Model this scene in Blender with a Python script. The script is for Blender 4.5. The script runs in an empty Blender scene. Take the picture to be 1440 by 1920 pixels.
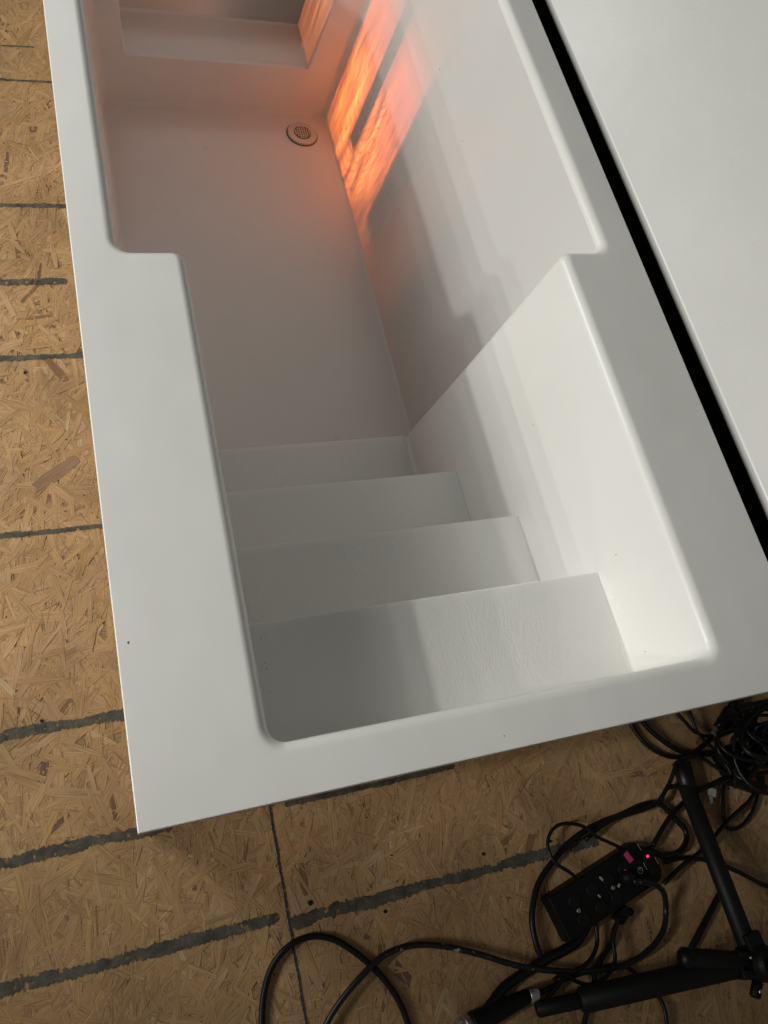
import bpy, bmesh, math, random
from mathutils import Vector, Matrix, Euler
random.seed(7)
S = bpy.context.scene
C = S.collection
R = math.radians
H = 1.10                       # height of the tub rim above the board floor

# ------------------------------------------------------------------ camera
cam = bpy.data.cameras.new('camera')
cam.sensor_fit = 'VERTICAL'; cam.sensor_height = 24.0; cam.sensor_width = 18.0
cam.lens = 1537.94 / 1920 * 24.0
cam.clip_start = 0.02; cam.clip_end = 100
co = bpy.data.objects.new('camera', cam); C.objects.link(co)
co.location = (-0.0116, -0.0753, 1.2971 + H)
co.rotation_euler = (0.4346, -0.2681, -0.2357)
S.camera = co

# ------------------------------------------------------------------ world, lamps, exposure
W = bpy.data.worlds.new('World'); S.world = W; W.use_nodes = True
W.node_tree.nodes['Background'].inputs['Color'].default_value = (1.0, 0.97, 0.92, 1)
W.node_tree.nodes['Background'].inputs['Strength'].default_value = 0.078
S.view_settings.view_transform = 'Standard'; S.view_settings.look = 'None'
S.view_settings.exposure = 0.0; S.view_settings.gamma = 1.0
S.cycles.use_denoising = True
S.cycles.max_bounces = 8; S.cycles.diffuse_bounces = 6
S.cycles.sample_clamp_indirect = 4.0

def lamp(name, loc, target, power, size, col, size_y=None, spread=180):
    l = bpy.data.lights.new(name, 'AREA'); l.energy = power; l.color = col
    l.shape = 'RECTANGLE' if size_y else 'SQUARE'; l.size = size
    if size_y: l.size_y = size_y
    l.spread = R(spread)
    o = bpy.data.objects.new(name, l); C.objects.link(o); o.location = loc
    o.rotation_euler = (Vector(target) - Vector(loc)).to_track_quat('-Z', 'Y').to_euler()
    return o
WHITE = (1.0, 0.98, 0.92)
# row of ceiling fixtures off to the left: their rims' shadows fall on the right-hand wall of the tub
def spot(name, loc, target, power, col, cone, blend, radius):
    l = bpy.data.lights.new(name, 'SPOT'); l.energy = power; l.color = col
    l.spot_size = R(cone); l.spot_blend = blend; l.shadow_soft_size = radius
    o = bpy.data.objects.new(name, l); C.objects.link(o); o.location = loc
    o.rotation_euler = (Vector(target) - Vector(loc)).to_track_quat('-Z', 'Y').to_euler()
    return o
# a row of ceiling spots off to the left: the rim's shadows step across the right-hand wall
for dist, power in ((2.75, 34), (3.22, 190), (3.62, 36), (4.05, 70), (4.75, 165), (5.9, 135)):
    x = 0.17 - dist
    spot('stage_spot', (x, 1.06 - 0.27 * dist, H + 1.90), (1.0, 1.75, H - 0.2), power, WHITE, 58, 0.55, 0.052 if dist < 3.3 else 0.040)
lamp('soft_overhead', (-2.6, 3.0, H + 1.7), (0.0, 1.0, 0.4), 64, 1.3, (0.96, 1.0, 0.95), 1.3)
lamp('soft_overhead', (0.1, 4.7, H + 2.7), (0.5, 1.0, H - 0.5), 9, 1.4, (0.98, 1.0, 0.96), 1.0)  # added unseen fill lamp: brightens the tub inside and the step edges
# the glowing lamp behind the right-hand shell wall, low in the far corner
ORANGE = (1.0, 0.29, 0.05)
lamp('shell_backlight', (1.240, 2.38, H - 0.85), (1.05, 2.38, H - 0.85), 12.5, 0.48, ORANGE, 0.32)
lamp('shell_backlight', (1.242, 2.34, H - 0.72), (1.05, 2.34, H - 0.72), 5.5, 0.66, (1.0, 0.09, 0.05), 0.50)  # added red lamp, stands in for light reddening through the laminate
lamp('shell_backlight', (1.20, 2.90, H - 0.66), (0.9, 2.90, H - 0.66), 4.0, 0.36, ORANGE, 0.20)

# ------------------------------------------------------------------ node helpers
def mat(name):
    m = bpy.data.materials.new(name); m.use_nodes = True
    nt = m.node_tree; b = nt.nodes['Principled BSDF']
    return m, nt, b
def N(nt, t, **kw):
    n = nt.nodes.new(t)
    for k, v in kw.items():
        if k in n.inputs: n.inputs[k].default_value = v
        else: setattr(n, k, v)
    return n
def L(nt, a, b): nt.links.new(a, b)
def plain(name, col, rough=0.5, metal=0.0, bump=0.0, bscale=300, spec=0.5):
    m, nt, b = mat(name)
    b.inputs['Base Color'].default_value = (*col, 1); b.inputs['Metallic'].default_value = metal
    b.inputs['Specular IOR Level'].default_value = spec
    tc = N(nt, 'ShaderNodeTexCoord')
    n = N(nt, 'ShaderNodeTexNoise', Scale=bscale * 0.15, Detail=4.0); L(nt, tc.outputs['Object'], n.inputs['Vector'])
    mr = N(nt, 'ShaderNodeMapRange'); mr.inputs['To Min'].default_value = max(0, rough - 0.08); mr.inputs['To Max'].default_value = rough + 0.1
    L(nt, n.outputs['Fac'], mr.inputs['Value']); L(nt, mr.outputs['Result'], b.inputs['Roughness'])
    if bump:
        n2 = N(nt, 'ShaderNodeTexNoise', Scale=bscale, Detail=3.0); L(nt, tc.outputs['Object'], n2.inputs['Vector'])
        bp = N(nt, 'ShaderNodeBump', Strength=bump, Distance=0.001); L(nt, n2.outputs['Fac'], bp.inputs['Height'])
        L(nt, bp.outputs['Normal'], b.inputs['Normal'])
    return m
def ramp(nt, stops):
    r = N(nt, 'ShaderNodeValToRGB'); e = r.color_ramp.elements
    while len(e) < len(stops): e.new(0.5)
    for i, (p, c) in enumerate(stops):
        e[i].position = p; e[i].color = (*c, 1) if len(c) == 3 else c
    return r

def gelcoat(name, translucent=0.0, texture=0.0, rough=0.30):
    m, nt, b = mat(name)
    tc = N(nt, 'ShaderNodeTexCoord')
    # colour: faintly uneven off-white, with rare dust specks
    n = N(nt, 'ShaderNodeTexNoise', Scale=2.3, Detail=3.0); L(nt, tc.outputs['Object'], n.inputs['Vector'])
    cr = ramp(nt, [(0.3, (0.775, 0.765, 0.735)), (0.7, (0.81, 0.80, 0.775))]); L(nt, n.outputs['Fac'], cr.inputs['Fac'])
    v = N(nt, 'ShaderNodeTexVoronoi', Scale=9.0); L(nt, tc.outputs['Object'], v.inputs['Vector'])
    sp = ramp(nt, [(0.0, (0.25, 0.22, 0.18)), (0.016, (1, 1, 1))]); L(nt, v.outputs['Distance'], sp.inputs['Fac'])
    mu = N(nt, 'ShaderNodeMix', data_type='RGBA', blend_type='MULTIPLY'); mu.inputs[0].default_value = 0.3
    L(nt, cr.outputs['Color'], mu.inputs[6]); L(nt, sp.outputs['Color'], mu.inputs[7])
    L(nt, mu.outputs[2], b.inputs['Base Color'])
    rn = N(nt, 'ShaderNodeTexNoise', Scale=6.0, Detail=5.0); L(nt, tc.outputs['Object'], rn.inputs['Vector'])
    mr = N(nt, 'ShaderNodeMapRange'); mr.inputs['To Min'].default_value = rough - 0.07; mr.inputs['To Max'].default_value = rough + 0.09
    L(nt, rn.outputs['Fac'], mr.inputs['Value']); L(nt, mr.outputs['Result'], b.inputs['Roughness'])
    # slow waviness of the mould
    wv = N(nt, 'ShaderNodeTexNoise', Scale=4.5, Detail=2.0); L(nt, tc.outputs['Object'], wv.inputs['Vector'])
    b1 = N(nt, 'ShaderNodeBump', Strength=0.5, Distance=0.008); L(nt, wv.outputs['Fac'], b1.inputs['Height'])
    last = b1
    if texture:
        mp = N(nt, 'ShaderNodeMapping'); mp.inputs['Scale'].default_value = (1.0, 0.42, 1.0)
        L(nt, tc.outputs['Object'], mp.inputs['Vector'])
        t = N(nt, 'ShaderNodeTexNoise', Scale=190.0, Detail=3.0, Distortion=0.6); L(nt, mp.outputs['Vector'], t.inputs['Vector'])
        k = N(nt, 'ShaderNodeTexNoise', Scale=3.2, Detail=2.0); L(nt, tc.outputs['Object'], k.inputs['Vector'])
        kr = ramp(nt, [(0.40, (0, 0, 0)), (0.60, (1, 1, 1))]); L(nt, k.outputs['Fac'], kr.inputs['Fac'])
        tr = ramp(nt, [(0.42, (0, 0, 0)), (0.62, (1, 1, 1))]); L(nt, t.outputs['Fac'], tr.inputs['Fac'])
        mm = N(nt, 'ShaderNodeMath', operation='MULTIPLY'); L(nt, kr.outputs['Color'], mm.inputs[0]); L(nt, tr.outputs['Color'], mm.inputs[1])
        b2 = N(nt, 'ShaderNodeBump', Strength=texture, Distance=0.0018); L(nt, mm.outputs[0], b2.inputs['Height'])
        L(nt, b1.outputs['Normal'], b2.inputs['Normal']); last = b2
    L(nt, last.outputs['Normal'], b.inputs['Normal'])
    if translucent:
        # thin laminate with a wood-grain core that shows when light comes through it
        mp = N(nt, 'ShaderNodeMapping'); mp.inputs['Scale'].default_value = (0.0, 1.0, 0.30)
        mp.inputs['Location'].default_value = (0, -2.45, 0.02)
        L(nt, tc.outputs['Object'], mp.inputs['Vector'])
        nz = N(nt, 'ShaderNodeTexNoise', Scale=5.0, Detail=3.0); L(nt, mp.outputs['Vector'], nz.inputs['Vector'])
        ad = N(nt, 'ShaderNodeMix', data_type='VECTOR') if False else N(nt, 'ShaderNodeVectorMath', operation='SCALE')
        L(nt, nz.outputs['Color'], ad.inputs[0]); ad.inputs['Scale'].default_value = 0.16
        a2 = N(nt, 'ShaderNodeVectorMath', operation='ADD'); L(nt, mp.outputs['Vector'], a2.inputs[0]); L(nt, ad.outputs[0], a2.inputs[1])
        w = N(nt, 'ShaderNodeTexWave', wave_type='RINGS', rings_direction='X', Scale=24.0, Distortion=1.0, Detail=2.0)
        L(nt, a2.outputs[0], w.inputs['Vector'])
        wr = ramp(nt, [(0.0, (0.46, 0.27, 0.18)), (0.14, (0.84, 0.70, 0.60)), (0.6, (1, 1, 1)), (1.0, (0.86, 0.8, 0.75))]); L(nt, w.outputs['Fac'], wr.inputs['Fac'])
        f = N(nt, 'ShaderNodeTexNoise', Scale=26.0, Detail=5.0)
        mp2 = N(nt, 'ShaderNodeMapping'); mp2.inputs['Scale'].default_value = (1, 3.0, 0.35)
        L(nt, tc.outputs['Object'], mp2.inputs['Vector']); L(nt, mp2.outputs['Vector'], f.inputs['Vector'])
        fr = ramp(nt, [(0.3, (0.36, 0.27, 0.22)), (0.65, (1, 1, 1))]); L(nt, f.outputs['Fac'], fr.inputs['Fac'])
        mg = N(nt, 'ShaderNodeMix', data_type='RGBA', blend_type='MULTIPLY'); mg.inputs[0].default_value = 1.0
        L(nt, wr.outputs['Color'], mg.inputs[6]); L(nt, fr.outputs['Color'], mg.inputs[7])
        sx = N(nt, 'ShaderNodeSeparateXYZ'); L(nt, tc.outputs['Object'], sx.inputs[0])
        my = N(nt, 'ShaderNodeMapRange'); my.inputs['From Min'].default_value = 1.75; my.inputs['From Max'].default_value = 2.1; L(nt, sx.outputs['Y'], my.inputs['Value'])
        mz = N(nt, 'ShaderNodeMapRange'); mz.inputs['From Min'].default_value = -0.45; mz.inputs['From Max'].default_value = -0.65; L(nt, sx.outputs['Z'], mz.inputs['Value'])
        mk_ = N(nt, 'ShaderNodeMath', operation='MULTIPLY'); L(nt, my.outputs[0], mk_.inputs[0]); L(nt, mz.outputs[0], mk_.inputs[1])
        gm = N(nt, 'ShaderNodeMix', data_type='RGBA'); gm.inputs[6].default_value = (0.85, 0.76, 0.70, 1)
        L(nt, mk_.outputs[0], gm.inputs[0]); pn = N(nt, 'ShaderNodeTexNoise', Scale=9.0, Detail=3.0); L(nt, mp2.outputs['Vector'], pn.inputs['Vector'])
        pr = ramp(nt, [(0.36, (0.30, 0.16, 0.12)), (0.62, (1, 1, 1))]); L(nt, pn.outputs['Fac'], pr.inputs['Fac'])
        pm = N(nt, 'ShaderNodeMix', data_type='RGBA', blend_type='MULTIPLY'); pm.inputs[0].default_value = 0.85
        L(nt, mg.outputs[2], pm.inputs[6]); L(nt, pr.outputs['Color'], pm.inputs[7]); L(nt, pm.outputs[2], gm.inputs[7])
        ts = N(nt, 'ShaderNodeBsdfTranslucent'); L(nt, gm.outputs[2], ts.inputs['Color'])
        mx = N(nt, 'ShaderNodeMixShader'); mx.inputs[0].default_value = translucent
        out = nt.nodes['Material Output']
        L(nt, b.outputs[0], mx.inputs[1]); L(nt, ts.outputs[0], mx.inputs[2]); L(nt, mx.outputs[0], out.inputs['Surface'])
    return m

M = dict(
    gel=gelcoat('white_gelcoat'),
    thin=gelcoat('thin_white_laminate', translucent=0.16),
    tread=gelcoat('textured_gelcoat', texture=0.22, rough=0.36),
    gloss=gelcoat('glossy_panel', rough=0.27),
    black=plain('black_plastic_gap_shade', (0.006, 0.006, 0.0065), 0.5, bump=0.25, bscale=900, spec=0.25),
    rubber=plain('black_cable_rubber', (0.006, 0.006, 0.0065), 0.40, bump=0.2, bscale=500, spec=0.35),
    paint=plain('black_stand_paint', (0.007, 0.0075, 0.0075), 0.5, bump=0.15, bscale=700, spec=0.3),
    dark=plain('dark_slot', (0.003, 0.003, 0.003), 0.7),
    silver=plain('brushed_metal', (0.62, 0.61, 0.58), 0.32, metal=1.0, bump=0.1, bscale=800),
    white=plain('white_plastic', (0.70, 0.70, 0.68), 0.4),
    clear=plain('pale_connector', (0.42, 0.41, 0.36), 0.35),
    pink=plain('pink_tape', (0.62, 0.045, 0.20), 0.55),
    dimred=plain('red_label', (0.20, 0.010, 0.028), 0.5),
    ply=plain('plywood', (0.34, 0.23, 0.13), 0.65, bump=0.3, bscale=120),
    stud=plain('raw_lumber', (0.30, 0.20, 0.11), 0.7, bump=0.3, bscale=90),
    drain=plain('drain_cover', (0.66, 0.63, 0.57), 0.42, bump=0.1, bscale=500),
    drain_dark=plain('drain_shadow_groove_grey', (0.16, 0.14, 0.12), 0.7),
    speck=plain('brown_speck', (0.24, 0.18, 0.13), 0.8),
    chalk=plain('blue_chalk', (0.030, 0.040, 0.075), 0.9, bump=0.3, bscale=600),
)
# glowing switch lens
m, nt, b = mat('red_indicator'); b.inputs['Base Color'].default_value = (0.3, 0.01, 0.03, 1)
b.inputs['Emission Color'].default_value = (1.0, 0.03, 0.10, 1); b.inputs['Emission Strength'].default_value = 1.6
M['led'] = m
# worn pale scuffs on the long cable
m, nt, b = mat('scuffed_cable'); b.inputs['Roughness'].default_value = 0.36
tc = N(nt, 'ShaderNodeTexCoord'); nn = N(nt, 'ShaderNodeTexNoise', Scale=42.0, Detail=4.0); L(nt, tc.outputs['Object'], nn.inputs['Vector'])
cr = ramp(nt, [(0.64, (0.010, 0.010, 0.011)), (0.72, (0.35, 0.34, 0.32))]); L(nt, nn.outputs['Fac'], cr.inputs['Fac']); L(nt, cr.outputs['Color'], b.inputs['Base Color'])
M['scuffed'] = m

# board strands: colour per strand, grain along its length
m, nt, b = mat('wood_strand')
at = N(nt, 'ShaderNodeAttribute', attribute_name='tone'); uv = N(nt, 'ShaderNodeUVMap', uv_map='grain')
mp = N(nt, 'ShaderNodeMapping'); mp.inputs['Scale'].default_value = (11.0, 330.0, 1.0); L(nt, uv.outputs['UV'], mp.inputs['Vector'])
g = N(nt, 'ShaderNodeTexNoise', Scale=1.0, Detail=5.0, Distortion=0.5); L(nt, mp.outputs['Vector'], g.inputs['Vector'])
gr = ramp(nt, [(0.26, (0.50, 0.43, 0.37)), (0.46, (0.90, 0.88, 0.85)), (0.72, (1.16, 1.14, 1.08))]); L(nt, g.outputs['Fac'], gr.inputs['Fac'])
mu = N(nt, 'ShaderNodeMix', data_type='RGBA', blend_type='MULTIPLY'); mu.inputs[0].default_value = 1.0
L(nt, at.outputs['Color'], mu.inputs[6]); L(nt, gr.outputs['Color'], mu.inputs[7])
tc = N(nt, 'ShaderNodeTexCoord'); bl = N(nt, 'ShaderNodeTexNoise', Scale=4.0, Detail=5.0); L(nt, tc.outputs['Object'], bl.inputs['Vector'])
br = ramp(nt, [(0.3, (0.78, 0.76, 0.74)), (0.65, (1.08, 1.06, 1.03))]); L(nt, bl.outputs['Fac'], br.inputs['Fac'])
m2 = N(nt, 'ShaderNodeMix', data_type='RGBA', blend_type='MULTIPLY'); m2.inputs[0].default_value = 1.0
L(nt, mu.outputs[2], m2.inputs[6]); L(nt, br.outputs['Color'], m2.inputs[7]); L(nt, m2.outputs[2], b.inputs['Base Color'])
b.inputs['Roughness'].default_value = 0.52; b.inputs['Specular IOR Level'].default_value = 0.35
bp = N(nt, 'ShaderNodeBump', Strength=0.6, Distance=0.0012); L(nt, g.outputs['Fac'], bp.inputs['Height']); L(nt, bp.outputs['Normal'], b.inputs['Normal'])
M['strand'] = m
m, nt, b = mat('strand_board'); tc = N(nt, 'ShaderNodeTexCoord')
mp = N(nt, 'ShaderNodeMapping'); mp.inputs['Scale'].default_value = (1, 3, 1); L(nt, tc.outputs['Object'], mp.inputs['Vector'])
n = N(nt, 'ShaderNodeTexNoise', Scale=14.0, Detail=8.0, Distortion=1.5); L(nt, mp.outputs['Vector'], n.inputs['Vector'])
cr = ramp(nt, [(0.3, (0.15, 0.085, 0.04)), (0.55, (0.32, 0.20, 0.10)), (0.8, (0.42, 0.28, 0.15))]); L(nt, n.outputs['Fac'], cr.inputs['Fac'])
L(nt, cr.outputs['Color'], b.inputs['Base Color']); b.inputs['Roughness'].default_value = 0.6
M['board'] = m
# black brushed joint marks, broken where the brush ran dry
m, nt, b = mat('black_brush_mark'); b.inputs['Base Color'].default_value = (0.035, 0.035, 0.031, 1); b.inputs['Roughness'].default_value = 0.8
tc = N(nt, 'ShaderNodeTexCoord'); n = N(nt, 'ShaderNodeTexNoise', Scale=70.0, Detail=5.0); L(nt, tc.outputs['Object'], n.inputs['Vector'])
cr = ramp(nt, [(0.29, (0, 0, 0)), (0.47, (1, 1, 1))]); L(nt, n.outputs['Fac'], cr.inputs['Fac'])
n2 = N(nt, 'ShaderNodeTexNoise', Scale=30.0, Detail=4.0); L(nt, tc.outputs['Object'], n2.inputs['Vector'])
c2 = ramp(nt, [(0.3, (0.045, 0.044, 0.038)), (0.7, (0.125, 0.115, 0.09))]); L(nt, n2.outputs['Fac'], c2.inputs['Fac']); L(nt, c2.outputs['Color'], b.inputs['Base Color'])
L(nt, cr.outputs['Color'], b.inputs['Alpha'])
M['mark'] = m

# ------------------------------------------------------------------ object helpers
def obj(name, bm_or_me, material=None, parent=None, smooth=False):
    if isinstance(bm_or_me, bmesh.types.BMesh):
        me = bpy.data.meshes.new(name); bm_or_me.to_mesh(me); bm_or_me.free()
    else: me = bm_or_me
    if material: me.materials.append(material)
    if smooth: me.polygons.foreach_set('use_smooth', [True] * len(me.polygons))
    o = bpy.data.objects.new(name, me); C.objects.link(o)
    if parent: o.parent = parent
    return o
def thing(name, label, cat, loc=(0, 0, 0), rz=0, group=None):
    o = bpy.data.objects.new(name, None); o.empty_display_size = 0.05; C.objects.link(o)
    o.location = loc; o.rotation_euler = (0, 0, rz); tag(o, label, cat, group); return o
def tag(o, label, cat, group=None):
    o['label'] = label; o['category'] = cat
    if group: o['group'] = group
    return o
def box(bm, c, s, rz=0.0, bevel=0.0, seg=2):
    r = bmesh.ops.create_cube(bm, size=1.0)
    vs = r['verts']
    bmesh.ops.scale(bm, vec=s, verts=vs)
    if bevel:
        es = list({e for v in vs for e in v.link_edges})
        bv = bmesh.ops.bevel(bm, geom=es, offset=bevel, segments=seg, affect='EDGES', profile=0.5)
        vs = list({v for f in bv['faces'] for v in f.verts} | {v for v in vs if v.is_valid})
    mtx = Matrix.Translation(c) @ Matrix.Rotation(rz, 4, 'Z')
    bmesh.ops.transform(bm, matrix=mtx, verts=vs)
def lathe(bm, prof, seg=24, mtx=None, cap=True):
    rings = []
    for r, z in prof:
        rings.append([bm.verts.new((r * math.cos(2 * math.pi * k / seg), r * math.sin(2 * math.pi * k / seg), z)) for k in range(seg)])
    for a, b_ in zip(rings, rings[1:]):
        for k in range(seg): bm.faces.new((a[k], a[(k + 1) % seg], b_[(k + 1) % seg], b_[k]))
    if cap:
        bm.faces.new(list(reversed(rings[0]))); bm.faces.new(rings[-1])
    if mtx is not None: bmesh.ops.transform(bm, matrix=mtx, verts=[v for r in rings for v in r])
def along(a, b_):
    a = Vector(a); b_ = Vector(b_)
    return Matrix.Translation(a) @ (b_ - a).to_track_quat('Z', 'Y').to_matrix().to_4x4(), (b_ - a).length
def rodm(bm, a, b_, r, seg=20, r2=None, dome=0.0):
    mtx, l = along(a, b_); r2 = r if r2 is None else r2
    prof = [(r * 0.75, 0), (r, r * 0.25), (r2, l - r2 * 0.25), (r2 * 0.75, l)]
    if dome: prof = [(r * 0.3, -dome), (r * 0.7, -dome * 0.8), (r, -dome * 0.2)] + [(r2, l - r2 * 0.25), (r2 * 0.75, l)]
    lathe(bm, prof, seg, mtx)
def catmull(P, n=8):
    P = [Vector(p) for p in P]; out = []
    for i in range(len(P) - 1):
        p0 = P[max(0, i - 1)]; p1 = P[i]; p2 = P[i + 1]; p3 = P[min(len(P) - 1, i + 2)]
        for k in range(n):
            t = k / n
            out.append(0.5 * ((2 * p1) + (p2 - p0) * t + (2 * p0 - 5 * p1 + 4 * p2 - p3) * t * t + (3 * p1 - p0 - 3 * p2 + p3) * t ** 3))
    out.append(P[-1]); return out
def tube(bm, P, r, seg=10):
    up = Vector((0, 0, 1)); rings = []
    for i, p in enumerate(P):
        t = (P[min(i + 1, len(P) - 1)] - P[max(i - 1, 0)]).normalized()
        s = t.cross(up)
        if s.length < 1e-4: s = Vector((1, 0, 0))
        s.normalize(); u = s.cross(t)
        rr = r(i / (len(P) - 1)) if callable(r) else r
        rings.append([bm.verts.new(p + (s * math.cos(a) + u * math.sin(a)) * rr) for a in [2 * math.pi * k / seg for k in range(seg)]])
    for a, b_ in zip(rings, rings[1:]):
        for k in range(seg): bm.faces.new((a[k], b_[k], b_[(k + 1) % seg], a[(k + 1) % seg]))
    bm.faces.new(rings[0]); bm.faces.new(list(reversed(rings[-1])))

# ------------------------------------------------------------------ floor
bm = bmesh.new()
vs = [bm.verts.new(p) for p in ((-6, -6, 0), (8, -6, 0), (8, 9, 0), (-6, 9, 0))]; bm.faces.new(vs)
floor = obj('floor', bm, M['board']); floor['kind'] = 'structure'

def strands():
    verts = []; faces = []; tones = []; uvs = []
    rnd = random.Random(3)
    def area():
        while True:
            if rnd.random() < 0.5: return rnd.uniform(-0.85, 0.14), rnd.uniform(-1.15, 3.6)
            return rnd.uniform(-0.5, 2.3), rnd.uniform(-1.15, 0.2)
    base = [(0.50, 0.322, 0.168), (0.49, 0.315, 0.162), (0.51, 0.332, 0.174), (0.475, 0.302, 0.154), (0.525, 0.348, 0.19), (0.455, 0.282, 0.142)]
    NF = 34000
    for i in range(NF):
        x, y = area(); lv = i / NF
        k = rnd.random()
        if k < 0.34: l = rnd.uniform(0.08, 0.19); w = rnd.uniform(0.016, 0.045)
        elif k < 0.56: l = rnd.uniform(0.05, 0.13); w = rnd.uniform(0.007, 0.020)
        else: l = rnd.uniform(0.02, 0.08); w = rnd.uniform(0.0015, 0.0045)
        if lv > 0.55 and k < 0.34: l *= 0.7; w *= 0.6
        a = rnd.uniform(0, math.pi) if rnd.random() < 0.5 else rnd.gauss(1.25, 0.5)
        z = 0.0006 + 0.0022 * lv
        ca, sa = math.cos(a), math.sin(a)
        c = base[min(5, int(rnd.random() ** 1.15 * 6))]; f = rnd.gauss(1.0, 0.045)
        q = rnd.random()
        if q < 0.006: c = (0.26, 0.15, 0.085)
        elif q < 0.010: c = (0.20, 0.12, 0.075)
        elif q > 0.985: c = (0.56, 0.42, 0.25)
        if k >= 0.56: f = rnd.gauss(0.95, 0.15)
        c = (c[0] * f, c[1] * f, c[2] * f * rnd.uniform(0.92, 1.08))
        if i == NF - 1: x, y, l, w, a, c = -0.105, 1.135, 0.165, 0.042, R(34), (0.33, 0.205, 0.13); ca, sa = math.cos(a), math.sin(a)
        n = 3; top = []; bot = []
        sk = rnd.uniform(-0.25, 0.25) * w
        for j in range(n + 1):
            t = j / n; u = (t - 0.5) * l
            e = 0.72 if j in (0, n) else 1.0
            top.append((u + rnd.uniform(-0.03, 0.05) * l * (j in (0, n)), w * 0.5 * e * rnd.uniform(0.8, 1.1) + sk * t))
            bot.append((u + rnd.uniform(-0.05, 0.03) * l * (j in (0, n)), -w * 0.5 * e * rnd.uniform(0.8, 1.1) + sk * t))
        ring = bot + list(reversed(top)); i0 = len(verts)
        tz = rnd.uniform(-0.0005, 0.0005); tw = rnd.uniform(-0.0004, 0.0004)
        ou, ov = rnd.uniform(0, 50), rnd.uniform(0, 50)
        for (u, v) in ring:
            verts.append((x + u * ca - v * sa, y + u * sa + v * ca, z + tz * u / l + tw * v / w))
            uvs.append((ou + u, ov + v)); tones.append((*c, 1))
        faces.append(tuple(range(i0, len(verts))))
    me = bpy.data.meshes.new('wood_strands'); me.from_pydata(verts, [], faces)
    ca_ = me.color_attributes.new('tone', 'FLOAT_COLOR', 'POINT')
    ca_.data.foreach_set('color', [v for t in tones for v in t])
    ul = me.uv_layers.new(name='grain')
    li = [0] * len(me.loops); me.loops.foreach_get('vertex_index', li)
    ul.data.foreach_set('uv', [v for k in li for v in uvs[k]])
    o = obj('wood_strands', me, M['strand'], floor); o['kind'] = 'stuff'
strands()

def stripe(x0, x1, y, w, seed, slope=0.0, z=0.0042, gap=None, parent=floor):
    rnd = random.Random(seed); bm = bmesh.new(); prev = None
    n = int((x1 - x0) / 0.003); wl = w; dl = 0.0
    for i in range(n + 1):
        x = x0 + (x1 - x0) * i / n
        wl += (w - wl) * 0.06 + rnd.gauss(0, w * 0.04); dl += -dl * 0.05 + rnd.gauss(0, w * 0.025)
        hw = max(0.0015, wl * 0.5)
        e = min(1, (i + 1) / 3, (n - i + 1) / 3)
        if gap and gap[0] < x < gap[1]: prev = None; continue
        yc = y + slope * (x - x0) + dl
        a = bm.verts.new((x + rnd.gauss(0, .001), yc - hw * e + rnd.gauss(0, w * 0.075), z)); b_ = bm.verts.new((x + rnd.gauss(0, .001), yc + hw * e + rnd.gauss(0, w * 0.075), z))
        if prev: bm.faces.new((prev[0], a, b_, prev[1]))
        prev = (a, b_)
    return obj('brush_mark', bm, M['mark'], parent)
for i, (x0, x1, y, w, g) in enumerate([
    (-1.0, 0.12, 2.787, 0.010, None), (-1.0, 0.12, 2.183, 0.016, None), (-1.0, -0.014, 1.855, 0.020, None), (-1.0, 0.12, 1.556, 0.022, None),
    (-1.0, 0.12, 0.947, 0.015, None), (-1.0, 0.12, 0.378, 0.026, None), (-1.0, 0.10, 0.067, 0.024, None), (0.40, 0.92, 0.053, 0.015, None),
    (-1.0, 0.335, -0.217, 0.028, None), (0.362, 1.31, -0.242, 0.030, None)]):
    stripe(x0, x1, y, w, 10 + i, gap=g)
stripe(-0.28, -0.04, 2.96, 0.006, 55, slope=0.05)
# thin snapped line running away from the tub
bm = bmesh.new(); rnd = random.Random(5); prev = None
for i in range(241):
    y = 0.08 - i * 0.005; x = 0.359 + 0.0006 * math.sin(i * .3) + rnd.gauss(0, 0.0003); hw = 0.0024 + rnd.gauss(0, 0.0004)
    a = bm.verts.new((x - hw, y, 0.0047)); b_ = bm.verts.new((x + hw, y, 0.0047))
    if prev: bm.faces.new((prev[0], prev[1], b_, a))
    prev = (a, b_)
obj('chalk_line', bm, M['chalk'], floor)
# screw heads sunk in the boards
def screw(x, y, r=0.006):
    bm = bmesh.new(); lathe(bm, [(r, 0.0), (r, 0.0050), (r * 0.75, 0.0055)], 12, Matrix.Translation((x, y, 0)))
    o = obj('screw_head', bm, M['dark'], floor)
    return o
for x, y in ((0.423, -0.205), (1.157, -0.214), (0.94, -0.20), (-0.2, 0.40), (-0.17, 1.50), (0.62, -0.275)): screw(x, y, 0.0065 if x == 0.423 else 0.0045)

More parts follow.
